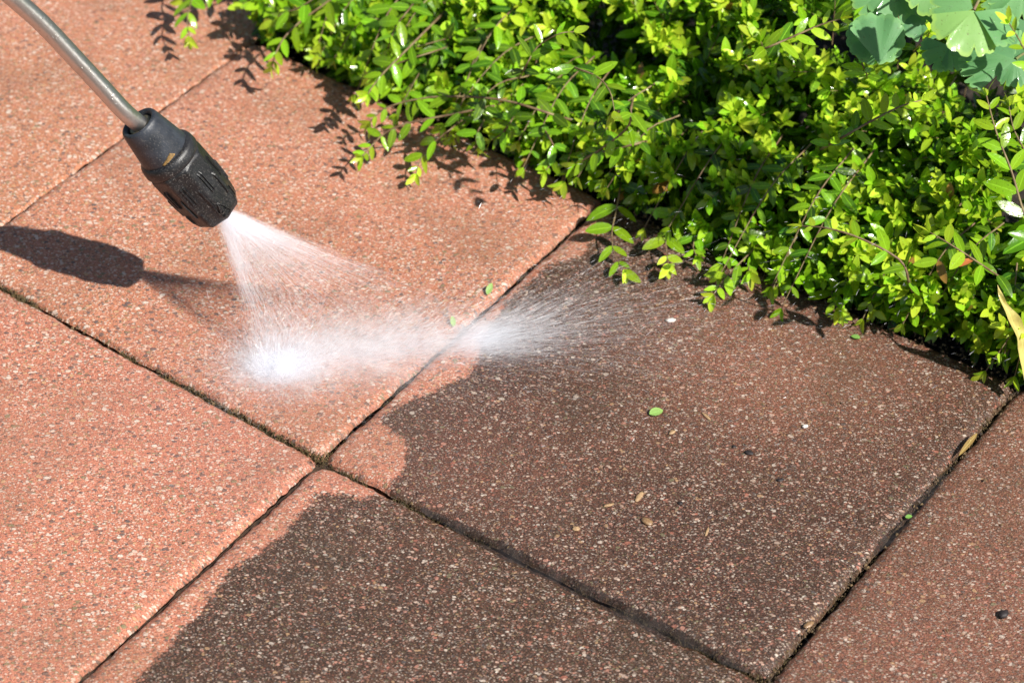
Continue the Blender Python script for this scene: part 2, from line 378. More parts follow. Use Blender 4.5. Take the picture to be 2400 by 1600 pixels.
# ------------------------------------------------------------------ moss and grit in the joints (stuff)
acc = Acc()
def blades(pa, pb, n, wid, hgt, zbase=-.006):
    t = rng.random(n); p = pa+(pb-pa)*t[:, None]
    dens = vnoise(t*14, t*0+3.3, 8, 2); keep = dens > .38; p = p[keep]; n = len(p)
    p = p+rng.normal(0, wid, (n, 1))*e2+rng.normal(0, .0015, (n, 3))*[1, 1, 0]; p[:, 2] = zbase+rng.random(n)*.003
    d = unit(rng.normal(0, .6, (n, 3))+[0, 0, 1]); L = hgt*(.4+rng.random(n)); s = unit(np.cross(d, rng.normal(0, 1, (n, 3))))*(.00045)
    v = np.stack([p-s, p+s, p+d*L[:, None]+s*.6, p+d*L[:, None]-s*.6], 1).reshape(-1, 3)
    acc.add(v, np.arange(n*4).reshape(-1, 4))
blades(grid(-1, 0)-.1*e1, grid(0, 0), 7000, .0022, .0042, -.008)
blades(grid(0, 0), grid(1, 0), 2600, .0018, .003, -.010)
blades(grid(-1, 0), grid(-1, 1), 900, .001, .003, -.009)
blades(grid(0, 0), grid(0, 1), 1400, .001, .0028, -.010)
blades(grid(1, 0)+.0*e2, grid(1, 1), 900, .0016, .0028, -.011)
tag(acc.obj("moss", M_MOSS, smooth=False), "brown green moss and grit caught in the joints between the slabs", "moss", None, "stuff")

# ------------------------------------------------------------------ leaves and shoots
XS = np.array([0, .12, .32, .55, .78, .93, 1.0]); WS = np.array([.10, .60, .95, 1.0, .72, .34, .03])
NL = len(XS)
def leaf_verts(base, d, nrm, L, W, curl, fold):
    """arrays of n leaves -> verts, faces, mid attr. d, nrm unit"""
    n = len(base); side = unit(np.cross(nrm, d)); nrm = np.cross(d, side)
    x = XS[None, :, None]; wv = WS[None, :, None]*np.array([-1, 0, 1])[None, None, :]
    a = L[:, None, None]*x+0*wv; b = W[:, None, None]*.5*wv
    c = -curl[:, None, None]*L[:, None, None]*x**2+np.abs(wv)*fold[:, None, None]*W[:, None, None]*.5
    P = base[:, None, None]+a[..., None]*d[:, None, None]+b[..., None]*side[:, None, None]+c[..., None]*nrm[:, None, None]
    k = NL*3; o = np.arange(n)[:, None, None]*k
    r = np.arange(NL-1)[None, :, None]*3; s = np.array([0, 1])[None, None, :]
    q = o+r+s
    F = np.stack([q, q+3, q+4, q+1], -1).reshape(-1, 4)
    mid = np.tile(np.array([1, 0, 1.]), (n, NL, 1)).reshape(-1)
    return P.reshape(-1, 3), F, mid
def shoot(pts, nl, L0, accS, accL, up, young=.5, flat=True, rad=.0009, spread=58, tipn=4, Wr=.39, dec=False):
    """one leafy shoot along pts; nl pairs of leaves"""
    m = len(pts); tv, tf = tube(pts, np.linspace(rad, rad*.45, m), 4 if rad < .0011 else 6); accS.add(tv, tf)
    tan = unit(np.gradient(pts, axis=0))
    base = []; dd = []; nn = []; LL = []; ag = []
    for q in range(nl):
        s = (.12+.86*(q+.5)/nl)*(m-1); i = min(int(s), m-2); p = pts[i]+(pts[i+1]-pts[i])*(s-i); t = tan[i]
        sd_ = unit(np.cross(t, up)+1e-6)
        if dec and q % 2: sd_ = unit(np.cross(t, sd_))
        elif not flat:
            a = rng.normal(0, .5); sd_ = sd_*math.cos(a)+np.cross(t, sd_)*math.sin(a)
        f = q/max(1, nl-1)
        for sg in (-1, 1):
            ang = R(spread+rng.normal(0, 9)-14*f)
            d = unit(t*math.cos(ang)+sg*sd_*math.sin(ang)+rng.normal(0, .13, 3))
            nr = unit(up+rng.normal(0, .28, 3)+.0*t); nr = unit(nr-d*(nr@d))
            base.append(p); dd.append(d); nn.append(nr)
            LL.append(L0*(.75+.4*math.sin(math.pi*min(1, .2+f*.8)))*(1-.25*f)*rng.uniform(.85, 1.12)); ag.append(np.clip(young*.35+.55*young*f+rng.normal(0, .12), 0, 1))
    t = tan[-1]
    for q in range(tipn):
        a = q/tipn*2*math.pi+rng.random(); s1 = unit(np.cross(t, [.3, .2, .9])); s2 = np.cross(t, s1)
        sp = .45+.35*(q % 2); d = unit(t+sp*(math.cos(a)*s1+math.sin(a)*s2)); nr = unit(t-d*(t@d)+.5*up); nr = unit(nr-d*(nr@d))
        base.append(pts[-1]); dd.append(d); nn.append(nr); LL.append(L0*rng.uniform(.45, .8)); ag.append(np.clip(.45+.55*young+rng.normal(0, .1), 0, 1))
    base, dd, nn, LL, ag = map(np.array, (base, dd, nn, LL, ag)); n = len(base)
    W = LL*(Wr+rng.normal(0, .04, n)); P, F, mid = leaf_verts(base, dd, nn, LL, W, rng.uniform(.0, .28, n), rng.uniform(.05, .35, n))
    k = NL*3; A = np.stack([np.repeat(ag, k), np.repeat(rng.random(n), k), mid, np.ones(n*k)], 1)
    accL.v.append(P); accL.f.append(F+accL.n); accL.n += len(P); accL.a.append(A)

BED0 = grid(0, 1)
BO = np.array([OX, OY, 0])+S*e2          # line of the bed edge, u = 0
def bedp(u, v, z=0.): return BO+u*e1+v*e2+np.array([0, 0, z])
ULEFT = -.40
def Hs(u, v):
    """height of the clipped shrub's surface above the paving"""
    edge = np.clip((v+.02)/.26, 0, 1); edge = edge*edge*(3-2*edge)
    lf = np.clip((u-ULEFT+.05)/.35, 0, 1)
    n = vnoise(np.atleast_1d(u*13.+3), np.atleast_1d(v*13.+1), 2, 3)-.5
    h = .048+.135*edge*(.55+.45*lf)+n*.15*(.25+edge)
    # hollow at the right, in front of the columbine
    return h
shrub = empty("shrub", tuple(bedp(.5, .35)))
tag(shrub, "dense low evergreen shrub with small glossy bright green leaves, overhanging the paving", "shrub")
aS, aL = Acc(), Acc()
UP = np.array([0, 0, 1.])
toward = unit(np.array([.25, -.75, .9]))   # crown faces light and open side
def visible(P):
    d = P-CPOS; z = d@fw; x = 1200+FPX*(d@cr)/z; y = 800-FPX*(d@cu)/z
    return x, y
NS = 3100
cnt = 0
for s in range(NS*3):
    u = rng.uniform(-.42, 1.35); v = rng.uniform(-.015 if u < .3 else .0, .95)
    if rng.random() < .18: v = rng.uniform(-.01, .10)
    h = float(Hs(u, v)[0]); P = bedp(u, v, h)
    x, y = visible(P)
    if x < 600 or x > 2650 or y < -330 or y > 900: continue
    if x < 700+max(0, -y)*0 and rng.random() < .6: continue
    # columbine corner: the shrub is lower there
    if x > 1960 and y < 190 - (x-2100)*.12: 
        if y < 60 and rng.random() < .75: continue
        h = h*.8; P = bedp(u, v, h)
    layer = rng.random()
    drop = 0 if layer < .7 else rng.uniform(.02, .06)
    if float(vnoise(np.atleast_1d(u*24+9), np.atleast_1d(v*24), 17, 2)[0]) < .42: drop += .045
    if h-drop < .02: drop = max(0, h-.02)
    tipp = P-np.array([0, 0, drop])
    out = -e2*np.clip(1-v/.25, 0, 1)*1.1
    d = unit(UP*(.75)+out+toward*.35+rng.normal(0, .42, 3))
    L = rng.uniform(.055, .12); m = 6
    t = np.linspace(0, 1, m)[:, None]
    bend = unit(np.cross(d, rng.normal(0, 1, 3)))*rng.uniform(.0, .25)*L
    pts = tipp-d*L*(1-t)+bend*(t*(1-t))*1.5
    pts[:, 2] = np.maximum(pts[:, 2], .004)
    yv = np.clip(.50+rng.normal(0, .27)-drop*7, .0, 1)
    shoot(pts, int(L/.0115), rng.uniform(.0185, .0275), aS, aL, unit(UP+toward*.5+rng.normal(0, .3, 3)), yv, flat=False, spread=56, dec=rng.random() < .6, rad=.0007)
    cnt += 1
    if cnt >= NS: break
print("mass shoots", cnt)
aL.obj("foliage", M_LEAF, shrub); aS.obj("stems", M_TWIG, shrub)

def part_shoot(pts, nl, L0, up=None, young=.55, rad=.0011, **kw):
    a, b = Acc(), Acc()
    shoot(np.asarray(pts), nl, L0, a, b, UP if up is None else unit(up), young, rad=rad, **kw)
    st = a.obj("shoot", M_TWIG, shrub); lv = b.obj("leaves", M_LEAF)
    lv.parent = st; lv.matrix_parent_inverse = st.matrix_local.inverted() if False else Matrix.Identity(4)
    lv.matrix_parent_inverse = Matrix.Translation(shrub.location).inverted() @ Matrix.Identity(4)
    lv.matrix_parent_inverse = Matrix.Identity(4)
    return st
CAMUP = unit(-fw*.6+UP*.6)
# (stem pixels with height in cm, pairs, leaf length cm, youth)
HAND = [
 ([(1455, 430, 7), (1445, 490, 6), (1434, 545, 5), (1440, 595, 4), (1462, 632, 3)], 5, 2.3, .5),
 ([(1640, 440, 7), (1590, 490, 6), (1562, 545, 5), (1562, 590, 4.5), (1566, 618, 4)], 4, 2.3, .6),
 ([(1680, 470, 6), (1650, 520, 5), (1625, 570, 4), (1632, 600, 3.5)], 4, 2.0, .35),
 ([(1790, 560, 7), (1740, 610, 5), (1700, 650, 4), (1672, 690, 3)], 5, 2.2, .55),
 ([(1800, 560, 6), (1770, 590, 5), (1755, 620, 4), (1757, 640, 4)], 3, 2.1, .45),
 ([(1900, 600, 6), (1860, 625, 4), (1835, 650, 3), (1820, 672, 2)], 4, 2.0, .45),
 ([(1300, 270, 8), (1180, 235, 8), (1050, 226, 7), (960, 236, 6), (900, 256, 5), (868, 285, 4)], 8, 1.9, .6),
 ([(1140, 252, 7), (1050, 270, 6), (960, 288, 5), (905, 310, 4), (868, 345, 3), (848, 368, 3)], 8, 1.8, .6),
 ([(1060, 300, 5), (1010, 340, 3), (985, 375, 2), (975, 408, 1.5)], 4, 1.9, .8),
 ([(1500, 335, 8), (1440, 350, 7), (1380, 365, 6), (1340, 390, 4), (1322, 425, 3)], 6, 2.0, .6),
 ([(1480, 250, 12), (1470, 300, 10), (1400, 355, 7), (1350, 385, 5)], 6, 1.9, .6),
 ([(810, -30, 9), (760, 10, 8), (705, 50, 6.5), (665, 90, 5.5), (645, 130, 5), (638, 155, 4)], 7, 2.0, .6),
 ([(760, -20, 9), (700, 20, 8), (665, 30, 7), (640, 50, 6)], 4, 2.0, .5),
 ([(455, -60, 5), (452, -10, 4.5), (440, 35, 4), (442, 85, 3)], 5, 2.2, .6),
 ([(600, -60, 5), (520, -40, 4.5), (470, -15, 4), (430, 5, 3)], 6, 2.0, .45),
 ([(690, -60, 6), (640, -30, 5), (600, -10, 4), (570, 10, 3)], 5, 2.0, .45),
 ([(960, 20, 11), (930, 60, 10), (915, 95, 9), (910, 115, 8)], 4, 2.1, .6),
 ([(1010, 60, 9), (940, 130, 8), (900, 170, 7), (872, 205, 6), (862, 222, 6)], 6, 1.9, .5),
 ([(1020, 120, 8), (930, 150, 7), (890, 175, 6), (868, 180, 5)], 5, 1.9, .5),
 ([(1990, 590, 7), (1960, 640, 5), (1950, 690, 4), (1962, 722, 3)], 5, 2.3, .65),
 ([(2060, 600, 7), (2050, 650, 5), (2040, 690, 4), (2046, 720, 3)], 4, 2.3, .6),
 ([(2300, 580, 9), (2260, 640, 7), (2235, 670, 6), (2215, 690, 5)], 4, 2.3, .7),
 ([(2240, 650, 5), (2215, 700, 4), (2200, 740, 3), (2196, 765, 2.5)], 4, 2.1, .5),
 ([(2340, 660, 7), (2320, 700, 5), (2295, 730, 4), (2275, 752, 4)], 4, 2.0, .65),
 ([(2150, 640, 6), (2130, 680, 4), (2120, 705, 3)], 3, 2.0, .5),
 ([(2440, 740, 3), (2400, 790, 2), (2370, 815, 2), (2358, 835, 1.5)], 5, 1.7, .05),
 ([(2440, 600, 11), (2400, 500, 14), (2370, 400, 16), (2335, 310, 18), (2312, 225, 19.5)], 8, 2.3, .55),
 ([(2440, 420, 14), (2400, 350, 16), (2375, 300, 17), (2365, 250, 18)], 5, 2.2, .5),
 ([(2460, 240, 27), (2425, 170, 30), (2395, 105, 32), (2365, 55, 34)], 5, 1.8, .85),
 ([(2130, 660, 9), (2110, 610, 11), (2020, 560, 12), (1940, 535, 12), (1880, 530, 11)], 6, 2.0, .75),
 ([(2330, 640, 9), (2270, 600, 12), (2215, 565, 13), (2180, 545, 13)], 5, 2.0, .7),
 ([(1350, 160, 16), (1400, 180, 17), (1430, 215, 17), (1440, 260, 16)], 4, 2.0, .4),
 ([(1230, 160, 14), (1260, 110, 16), (1310, 80, 18), (1345, 75, 18)], 5, 1.8, .6),
 ([(1780, 120, 18), (1850, 90, 20), (1920, 60, 21), (1970, 45, 22)], 7, 1.9, .8),
 ([(1960, 330, 16), (2040, 285, 18), (2110, 250, 19), (2160, 235, 19)], 8, 1.8, .85),
 ([(2030, 170, 21), (2020, 140, 23), (2045, 110, 24)], 4, 1.7, .95),
 ([(2150, 110, 22), (2170, 90, 24), (2180, 75, 25)], 3, 1.7, .95),
 ([(1280, 310, 6), (1300, 350, 5), (1290, 385, 4), (1278, 400, 4)], 4, 1.8, .4),
 ([(1130, 290, 6), (1115, 320, 5), (1120, 345, 4)], 3, 1.9, .5),
 ([(1200, 280, 6), (1180, 310, 5), (1150, 330, 4)], 4, 1.8, .4),
]
for pts, nl, L0, yg in HAND:
    p0, p1 = pts[0], pts[1]; pts = [(p0[0]+(p0[0]-p1[0])*.5, p0[1]+(p0[1]-p1[1])*.5, p0[2]*.45)]+pts
    hf = .35 if 1380 < pts[-1][0] < 2300 and pts[-1][1] > 560 else 1.
    P = spline([at(x, y, h*hf/100) for x, y, h in pts], max(8, nl*3)); yg = min(1, yg+.15); L0 *= 1.06
    part_shoot(P, nl, L0/100, CAMUP, yg, rad=.0013 if nl > 5 else .0010)
# more drooping shoots spilling over the bed's edge
for q in range(54):
    u = -.33+1.15*(q+rng.uniform(.1, .9))/54; x0 = bedp(u, rng.uniform(.03, .10), rng.uniform(.05, .10))
    reach = (rng.uniform(.03, .075) if u < .25 else rng.uniform(.02, .045)) if u > -.25 else .03
    x2 = bedp(u+rng.uniform(-.03, .02), -reach+.02, rng.uniform(.006, .02) if u > .1 else rng.uniform(.015, .04)); x1 = (x0+x2)/2+[0, 0, .02]
    part_shoot(spline([x0, x1, x2], 10), int(rng.integers(4, 8)), rng.uniform(.016, .021), CAMUP, float(np.clip(rng.normal(.45, .2), .05, .9)), rad=.0009)

# ------------------------------------------------------------------ columbine at the top right
def leaflet(acc, px, py, h, ang, Lpx, spread=150, tilt=.0, age=.5, notches=2, roll=0.):
    """fan shaped lobed blade; attached at pixel, ang in picture degrees (0 right, 90 down)"""
    base = at(px, py, h); sc_ = FPX/((base-CPOS)@fw); L = Lpx*1.12/sc_
    a = R(ang); d = unit(cr*math.cos(a)-cu*math.sin(a)); n0 = unit(-fw+UP*.35); d = unit(d-n0*(d@n0)); d = unit(d+n0*tilt); n0 = unit(n0-d*(n0@d))
    s = np.cross(n0, d); n0 = unit(n0+s*roll); n0 = unit(n0-d*(n0@d)); s = np.cross(n0, d)
    K, Q = 64, 9; th = np.linspace(-spread/2, spread/2, K); tt = th/(spread/2)
    rim = L*(1-.16*np.abs(tt)**3)
    rim *= 1-.05*np.abs(np.cos(tt*math.pi*3.5))**6
    for m in np.linspace(-1, 1, notches+2)[1:-1]: rim *= 1-.20*np.exp(-((tt-m)/.04)**2)
    rr = np.linspace(0, 1, Q)[1:]; P = [base]; A = [(age, .5, 0, 1)]
    ph = rng.random()*6
    for r in rr:
        for k in range(K):
            t = R(th[k]); q = rim[k]*r
            z = L*(.06*r*r*math.sin(tt[k]*3+ph)-.12*(q/L)**2+.03*r**3*math.cos(tt[k]*8+ph))
            P.append(base+d*q*math.cos(t)+s*q*math.sin(t)+n0*z); A.append((age+.35*(r > .95), .5, .45+.5*min(1, abs(math.sin(tt[k]*7))*2.5), 1))
    F = [(0, 1+k, 2+k, 2+k) for k in range(0)]
    n = acc.n; V = np.array(P); acc.v.append(V); acc.a.append(np.array(A, float))
    f = []
    for k in range(K-1): f.append((n, n+1+k, n+2+k, n))
    F4 = []
    for q in range(Q-2):
        for k in range(K-1): i = n+1+q*K+k; F4.append((i, i+K, i+K+1, i+1))
    acc.tri = getattr(acc, 'tri', [])+[t[:3] for t in f]; acc.quad = getattr(acc, 'quad', [])+F4; acc.n += len(V)
def lobed(name, leafs, pet, root):
    a = Acc()
    for l in leafs: leaflet(a, **l)
    o = link(name, np.vstack(a.v), a.tri+a.quad, M_COL, None, True, np.vstack(a.a)); adopt(o, root)
    P = spline([at(*p) for p in pet], 12); v, f = tube(P, .0011, 6); adopt(link("petiole", v, f, M_PET), root)
    return o
M_PET = simple("petiole", (.25, .16, .10), .5, (.22, .30, .08), 60)
colm = empty("columbine_plant", tuple(at(2250, -60, .02)))
tag(colm, "columbine plant with large lobed blue green leaves behind the small leaved shrub", "plant")
D = dict
lobed("leaf", [D(px=2282, py=25, h=.34, ang=112, Lpx=102, spread=128, age=.75, notches=2, tilt=.1), D(px=2284, py=28, h=.34, ang=25, Lpx=105, spread=80, age=.35, tilt=-.1, roll=.4), D(px=2280, py=20, h=.34, ang=205, Lpx=90, spread=110, age=.55, tilt=-.05)],
      [(2282, 25, .34), (2300, -10, .33), (2330, -60, .25), (2340, -120, .02)], colm)
lobed("leaf", [D(px=2060, py=150, h=.26, ang=-92, Lpx=112, spread=75, age=.25, notches=0, tilt=.15), D(px=2052, py=88, h=.262, ang=180, Lpx=62, spread=150, age=.3, notches=0), D(px=2050, py=88, h=.262, ang=0, Lpx=66, spread=150, age=.3, notches=0), D(px=2052, py=86, h=.262, ang=90, Lpx=60, spread=150, age=.35, notches=1)],
      [(2060, 130, .26), (2100, 60, .2), (2130, -40, .02)], colm)
lobed("leaf", [D(px=2090, py=-30, h=.25, ang=100, Lpx=70, spread=150, age=.35, notches=2), D(px=2090, py=-30, h=.25, ang=30, Lpx=95, spread=95, age=.3), D(px=2090, py=-30, h=.25, ang=160, Lpx=90, spread=90, age=.45)],
      [(2090, -30, .25), (2120, -80, .2), (2140, -120, .02)], colm)
lobed("leaf", [D(px=2380, py=140, h=.29, ang=170, Lpx=118, spread=62, age=.25, notches=2), D(px=2380, py=140, h=.29, ang=100, Lpx=60, spread=90, age=.2), D(px=2375, py=138, h=.29, ang=-120, Lpx=80, spread=90, age=.15)],
      [(2380, 140, .29), (2420, 100, .2), (2440, 0, .02)], colm)
lobed("leaf", [D(px=2310, py=95, h=.29, ang=60, Lpx=72, spread=110, age=.25), D(px=2310, py=95, h=.29, ang=155, Lpx=60, spread=100, age=.25), D(px=2310, py=95, h=.29, ang=-40, Lpx=85, spread=100, age=.3)],
      [(2310, 95, .29), (2340, 40, .2), (2330, -60, .02)], colm)
lobed("leaf", [D(px=2225, py=108, h=.26, ang=60, Lpx=55, spread=110, age=.2), D(px=2225, py=108, h=.26, ang=150, Lpx=62, spread=110, age=.2)],
      [(2225, 108, .26), (2250, 50, .2), (2260, -60, .02)], colm)
lobed("leaf", [D(px=2185, py=-40, h=.262, ang=100, Lpx=72, spread=140, age=.65), D(px=2195, py=-40, h=.262, ang=45, Lpx=80, spread=90, age=.6)],
      [(2185, -40, .33), (2200, -80, .2), (2210, -120, .02)], colm)
lobed("leaf", [D(px=2400, py=-50, h=.34, ang=115, Lpx=95, spread=130, age=.45), D(px=2410, py=-40, h=.34, ang=170, Lpx=110, spread=70, age=.4)],
      [(2400, -50, .34), (2420, -80, .2), (2400, -140, .02)], colm)
lobed("leaf", [D(px=2420, py=60, h=.27, ang=150, Lpx=95, spread=120, age=.15)],
      [(2420, 60, .27), (2430, 20, .2), (2420, -60, .02)], colm)

lobed("leaf", [D(px=2160, py=10, h=.24, ang=70, Lpx=80, spread=130, age=.1)], [(2160, 10, .24), (2180, -40, .15), (2200, -90, .02)], colm)

# ------------------------------------------------------------------ pressure washer lance
TIP = at(515, 496, .12); AX = unit(np.array([.545, .035, -.84])); LEN = .104
REAR = TIP-AX*LEN
c_ = unit(CPOS-(TIP+REAR)/2); FX = unit(c_-AX*(c_@AX)); FY = np.cross(AX, FX)      # FX faces the camera, FY to the side
if FY@cr < 0: FY = -FY
def rub(name, dust, base=(.022, .024, .028)):
    g = N(name); pos = g.n("NewGeometry").outputs["Position"]
    n1 = g.noise(pos, 240, 4, .65); n2 = g.noise(pos, 55, 3, .6)
    st = g.n("Mapping"); g.put(st.inputs[0], pos); st.inputs[3].default_value = (1, 3, 1)
    n3 = g.noise(st.outputs[0], 700, 3, .75)
    c = g.mix(g.ss(n2.outputs[0], .4, .7), base, tuple(x*1.9 for x in base))
    c = g.mix(g.math('MULTIPLY', g.ss(n3.outputs[0], .56, .70), dust), c, (.22, .21, .19))
    c = g.mix(g.ss(n1.outputs[0], .58, .8, 0, .35*dust), c, (.16, .12, .07))
    v = g.n("TexVoronoi"); g.put(v.inputs["Vector"], pos); v.inputs["Scale"].default_value = 260
    pit = g.ss(v.outputs["Distance"], .2, .08); cs = g.n("SeparateColor"); g.put(cs.inputs[0], v.outputs["Color"]); pit = g.math('MULTIPLY', pit, g.math('GREATER_THAN', cs.outputs[0], .65))
    c = g.mix(pit, c, (.006, .006, .006))
    h = g.math('SUBTRACT', g.math('MULTIPLY', n3.outputs[0], .5), pit)
    bp = g.n("Bump"); g.put(bp.inputs["Height"], h); bp.inputs["Distance"].default_value = .0005; bp.inputs["Strength"].default_value = .7
    b = g.bsdf(Base_Color=c, Roughness=g.math('MULTIPLY_ADD', n1.outputs[0], .38, .18), Normal=bp.outputs[0])
    return g.done(b)
M_COLLAR = rub("worn_rubber", .45, (.019, .022, .028)); M_BODY = rub("wet_black_rubber", .8, (.009, .009, .010))
def steel():
    g = N("stainless_steel"); pos = g.n("NewGeometry").outputs["Position"]
    n = g.noise(pos, 420, 4, .7); n2 = g.noise(pos, 60, 3, .6)
    v = g.n("TexVoronoi"); g.put(v.inputs["Vector"], pos); v.inputs["Scale"].default_value = 420
    dr = g.math('MULTIPLY', g.ss(v.outputs["Distance"], .3, .05), g.ss(n2.outputs[0], .42, .6))
    c = g.mix(g.ss(n.outputs[0], .55, .75, 0, .45), (.62, .60, .57), (.25, .26, .21))
    c = g.mix(g.ss(n2.outputs[0], .55, .75, 0, .3), c, (.45, .38, .30))
    bp = g.n("Bump"); g.put(bp.inputs["Height"], g.math('ADD', g.math('MULTIPLY', dr, 1.), g.math('MULTIPLY', n.outputs[0], .35))); bp.inputs["Distance"].default_value = .00035
    b = g.bsdf(Base_Color=c, Metallic=.95, Roughness=g.math('MULTIPLY_ADD', n.outputs[0], .25, .2), Normal=bp.outputs[0], Anisotropic=.8)
    ta = g.n("Attribute"); ta.attribute_name = "tint"; g.put(b.inputs["Tangent"], ta.outputs["Vector"]); b.inputs["Anisotropic Rotation"].default_value = .0
    return g.done(b)
M_STEEL = steel()
def rprof(t, prof):
    ts, rs = zip(*prof); return np.interp(t, ts, rs)
def lathe(prof, k=72, shape=None):
    """prof list of (t along axis in units of LEN, radius m)"""
    V = []; 
    for t, r in prof:
        for q in range(k):
            a = q/k*2*math.pi; rr = r*(shape(t, a) if shape else 1)
            V.append(REAR+AX*LEN*t+rr*(math.cos(a)*FX+math.sin(a)*FY))
    n = len(prof); i = np.arange(n-1)[:, None]*k; j = np.arange(k)[None]
    return np.array(V), np.stack([i+j, i+(j+1) % k, i+k+(j+1) % k, i+k+j], -1).reshape(-1, 4)
lance = empty("pressure_washer_lance", tuple(TIP))
tag(lance, "bent steel pressure washer pipe with a worn black rubber nozzle, held above the slabs", "spray lance")
COLP = [(.30, .0098), (.10, .0104), (.02, .0108), (-.01, .0118), (-.022, .0135), (-.016, .0152), (.0, .0160), (.03, .0166), (.28, .0206), (.295, .0207), (.305, .0203)]
BODP = [(.285, .019), (.298, .0206), (.302, .0218), (.312, .0234), (.345, .0243), (.385, .0246), (.398, .0240), (.404, .0224), (.412, .0224), (.42, .0233),
        (.55, .0232), (.70, .0229), (.80, .0221), (.88, .0212), (.94, .0202), (.975, .0190), (.992, .0172), (1.0, .0150), (1.0, .0085), (.95, .0080), (.93, .0076)]
v, f = lathe(COLP); co_ = link("nozzle_collar", v, f, M_COLLAR); adopt(co_, lance)
def facet(t, a):
    k = np.clip((t-.41)/.03, 0, 1)
    s = 2*math.pi/8; b = ((a+s/2+.30) % s)-s/2
    return 1-k*.035+k*1.15*(1/math.cos(b)-1)
def dense(prof, n=90):
    out = [prof[0]]
    for a, b in zip(prof[:-1], prof[1:]):
        m = max(1, int(abs(b[0]-a[0])/.02))
        for q in range(1, m+1): out.append((a[0]+(b[0]-a[0])*q/m, a[1]+(b[1]-a[1])*q/m))
    return out
v, f = lathe(dense(BODP), 96, facet); body = link("nozzle", v, f, M_BODY); adopt(body, lance)
ORI = [(.93, .0078), (.945, .0072), (.965, .0060), (.972, .0030), (.955, .0022), (.94, .0004)]
v, f = lathe(ORI, 32); adopt(link("orifice", v, f, simple("brass", (.45, .33, .14), .3, metal=1.)), lance)
def surf(t, a, h):
    r = rprof(t, BODP[8:18] if t > .39 else COLP[6:10])*(facet(t, a) if t > .41 else 1)+h
    return REAR+AX*LEN*t+r*(math.cos(a)*FX+math.sin(a)*FY)
def raised(name, poly, h, mat, parent=lance, sub=6, sink=.001):
    """raise a strip given as quad in (t, degrees) on the nozzle's surface, bevelled"""
    (t0, a0), (t1, a1), (t2, a2), (t3, a3) = poly; V = []; n = sub
    for i in range(n+1):
        for j in range(n+1):
            x, y = i/n, j/n
            t = (1-x)*(1-y)*t0+x*(1-y)*t1+x*y*t2+(1-x)*y*t3; a = (1-x)*(1-y)*a0+x*(1-y)*a1+x*y*a2+(1-x)*y*a3
            e = min(x, 1-x, y, 1-y); V.append(surf(t, R(a), -sink if e < 1e-6 else h))
    F = [(i*(n+1)+j, (i+1)*(n+1)+j, (i+1)*(n+1)+j+1, i*(n+1)+j+1) for i in range(n) for j in range(n)]
    o = link(name, V, F, mat, smooth=False); adopt(o, lance); return o
def rib(t0, t1, a, wdt, h=.0011):
    h *= 1.5
    o = raised("rib", [(t0, a-wdt), (t1, a-wdt), (t1, a+wdt), (t0, a+wdt)], h, M_BODY); o.parent = body; o.matrix_parent_inverse = Matrix.Identity(4); return o
for k in range(8):
    a0 = 20-45*k+0
    for dlt in (-3.2, 3.2): rib(.50, .74, a0+dlt, 1.5, .0010)
    rib(.60, .86, a0+22.5, 1.6, .0011) 
    rib(.80, .93, a0-8 if k else a0-24, 1.3, .0008)
# embossed triangular mark with an arc, near the tip
for poly in ([(.80, 6), (.80, 8), (.975, 26), (.975, 23.5)], [(.80, 6), (.80, 8), (.955, -4), (.955, -6.5)], [(.955, -6), (.935, -6), (.945, 24), (.97, 24)], [(.905, 2), (.895, 2), (.90, 17), (.912, 17)]):
    e = raised("emblem", poly, .0015, M_BODY); e.parent = body; e.matrix_parent_inverse = Matrix.Identity(4)
o = raised("torn_edge", [(.235, 8), (.285, 20), (.300, -26), (.290, -30)], .0008, simple("exposed_resin", (.30, .17, .05), .6, (.12, .08, .03), 400)); o["label"] = "ochre tear in the collar's lower edge"
# pipe
PP = [REAR+AX*.03, REAR+AX*.004]
for x, y, h in ((292, 262, .229), (237, 203, .255), (173, 134, .285), (101, 58, .318), (36, 0, .345), (-60, -78, .385), (-260, -225, .46)): PP.append(at(x, y, h))
pts = spline(PP, 60); v, f = tube(pts, .0069, 36); tg = np.repeat(unit(np.gradient(pts, axis=0)), 36, axis=0); pipe = link("pipe", v, f, M_STEEL, attr=np.hstack([tg, np.ones((len(tg), 1))])); adopt(pipe, lance)
v, f = lathe([(.06, .0066), (.045, .0102), (.02, .0105), (.004, .0098), (.0, .0088), (.004, .0068)], 48); adopt(link("seal_ring", v, f, simple("dull_brass", (.20, .17, .10), .45, (.08, .07, .05), 500, metal=.6)), lance)

# ------------------------------------------------------------------ loose debris
def blob(name, px, py, lpx, wpx, ang, mat, label, cat, hgt=.5, seed=0, z=.0, group=None):
    b = at(px, py, z); s = FPX/((b-CPOS)@fw); a, bb = lpx/s/2, wpx/s/2
    V = []; n, k = 9, 12; r_ = np.random.default_rng(seed+int(px))
    t = R(ang); dx = np.array([math.cos(t), math.sin(t), 0]); dy = np.array([-math.sin(t), math.cos(t), 0])
    jit = r_.normal(0, .10, (n+1, k))
    for i in range(n+1):
        th = math.pi*i/n
        for q in range(k):
            ph = 2*math.pi*q/k; rad = 1+jit[i, q]*(0 < i < n)
            V.append(b+dx*a*math.cos(th)*rad+dy*bb*math.sin(th)*math.cos(ph)*rad+np.array([0, 0, 1])*(bb*hgt*2*(math.sin(th)*math.sin(ph)*rad+.75)*.5))
    i = np.arange(n)[:, None]*k; j = np.arange(k)[None]
    F = np.stack([i+j, i+(j+1) % k, i+k+(j+1) % k, i+k+j], -1).reshape(-1, 4)
    V = np.array(V); cen = V.mean(0); cen[2] = z
    o = link(name, V-cen, F, mat); o.location = cen; return tag(o, label, cat, group)
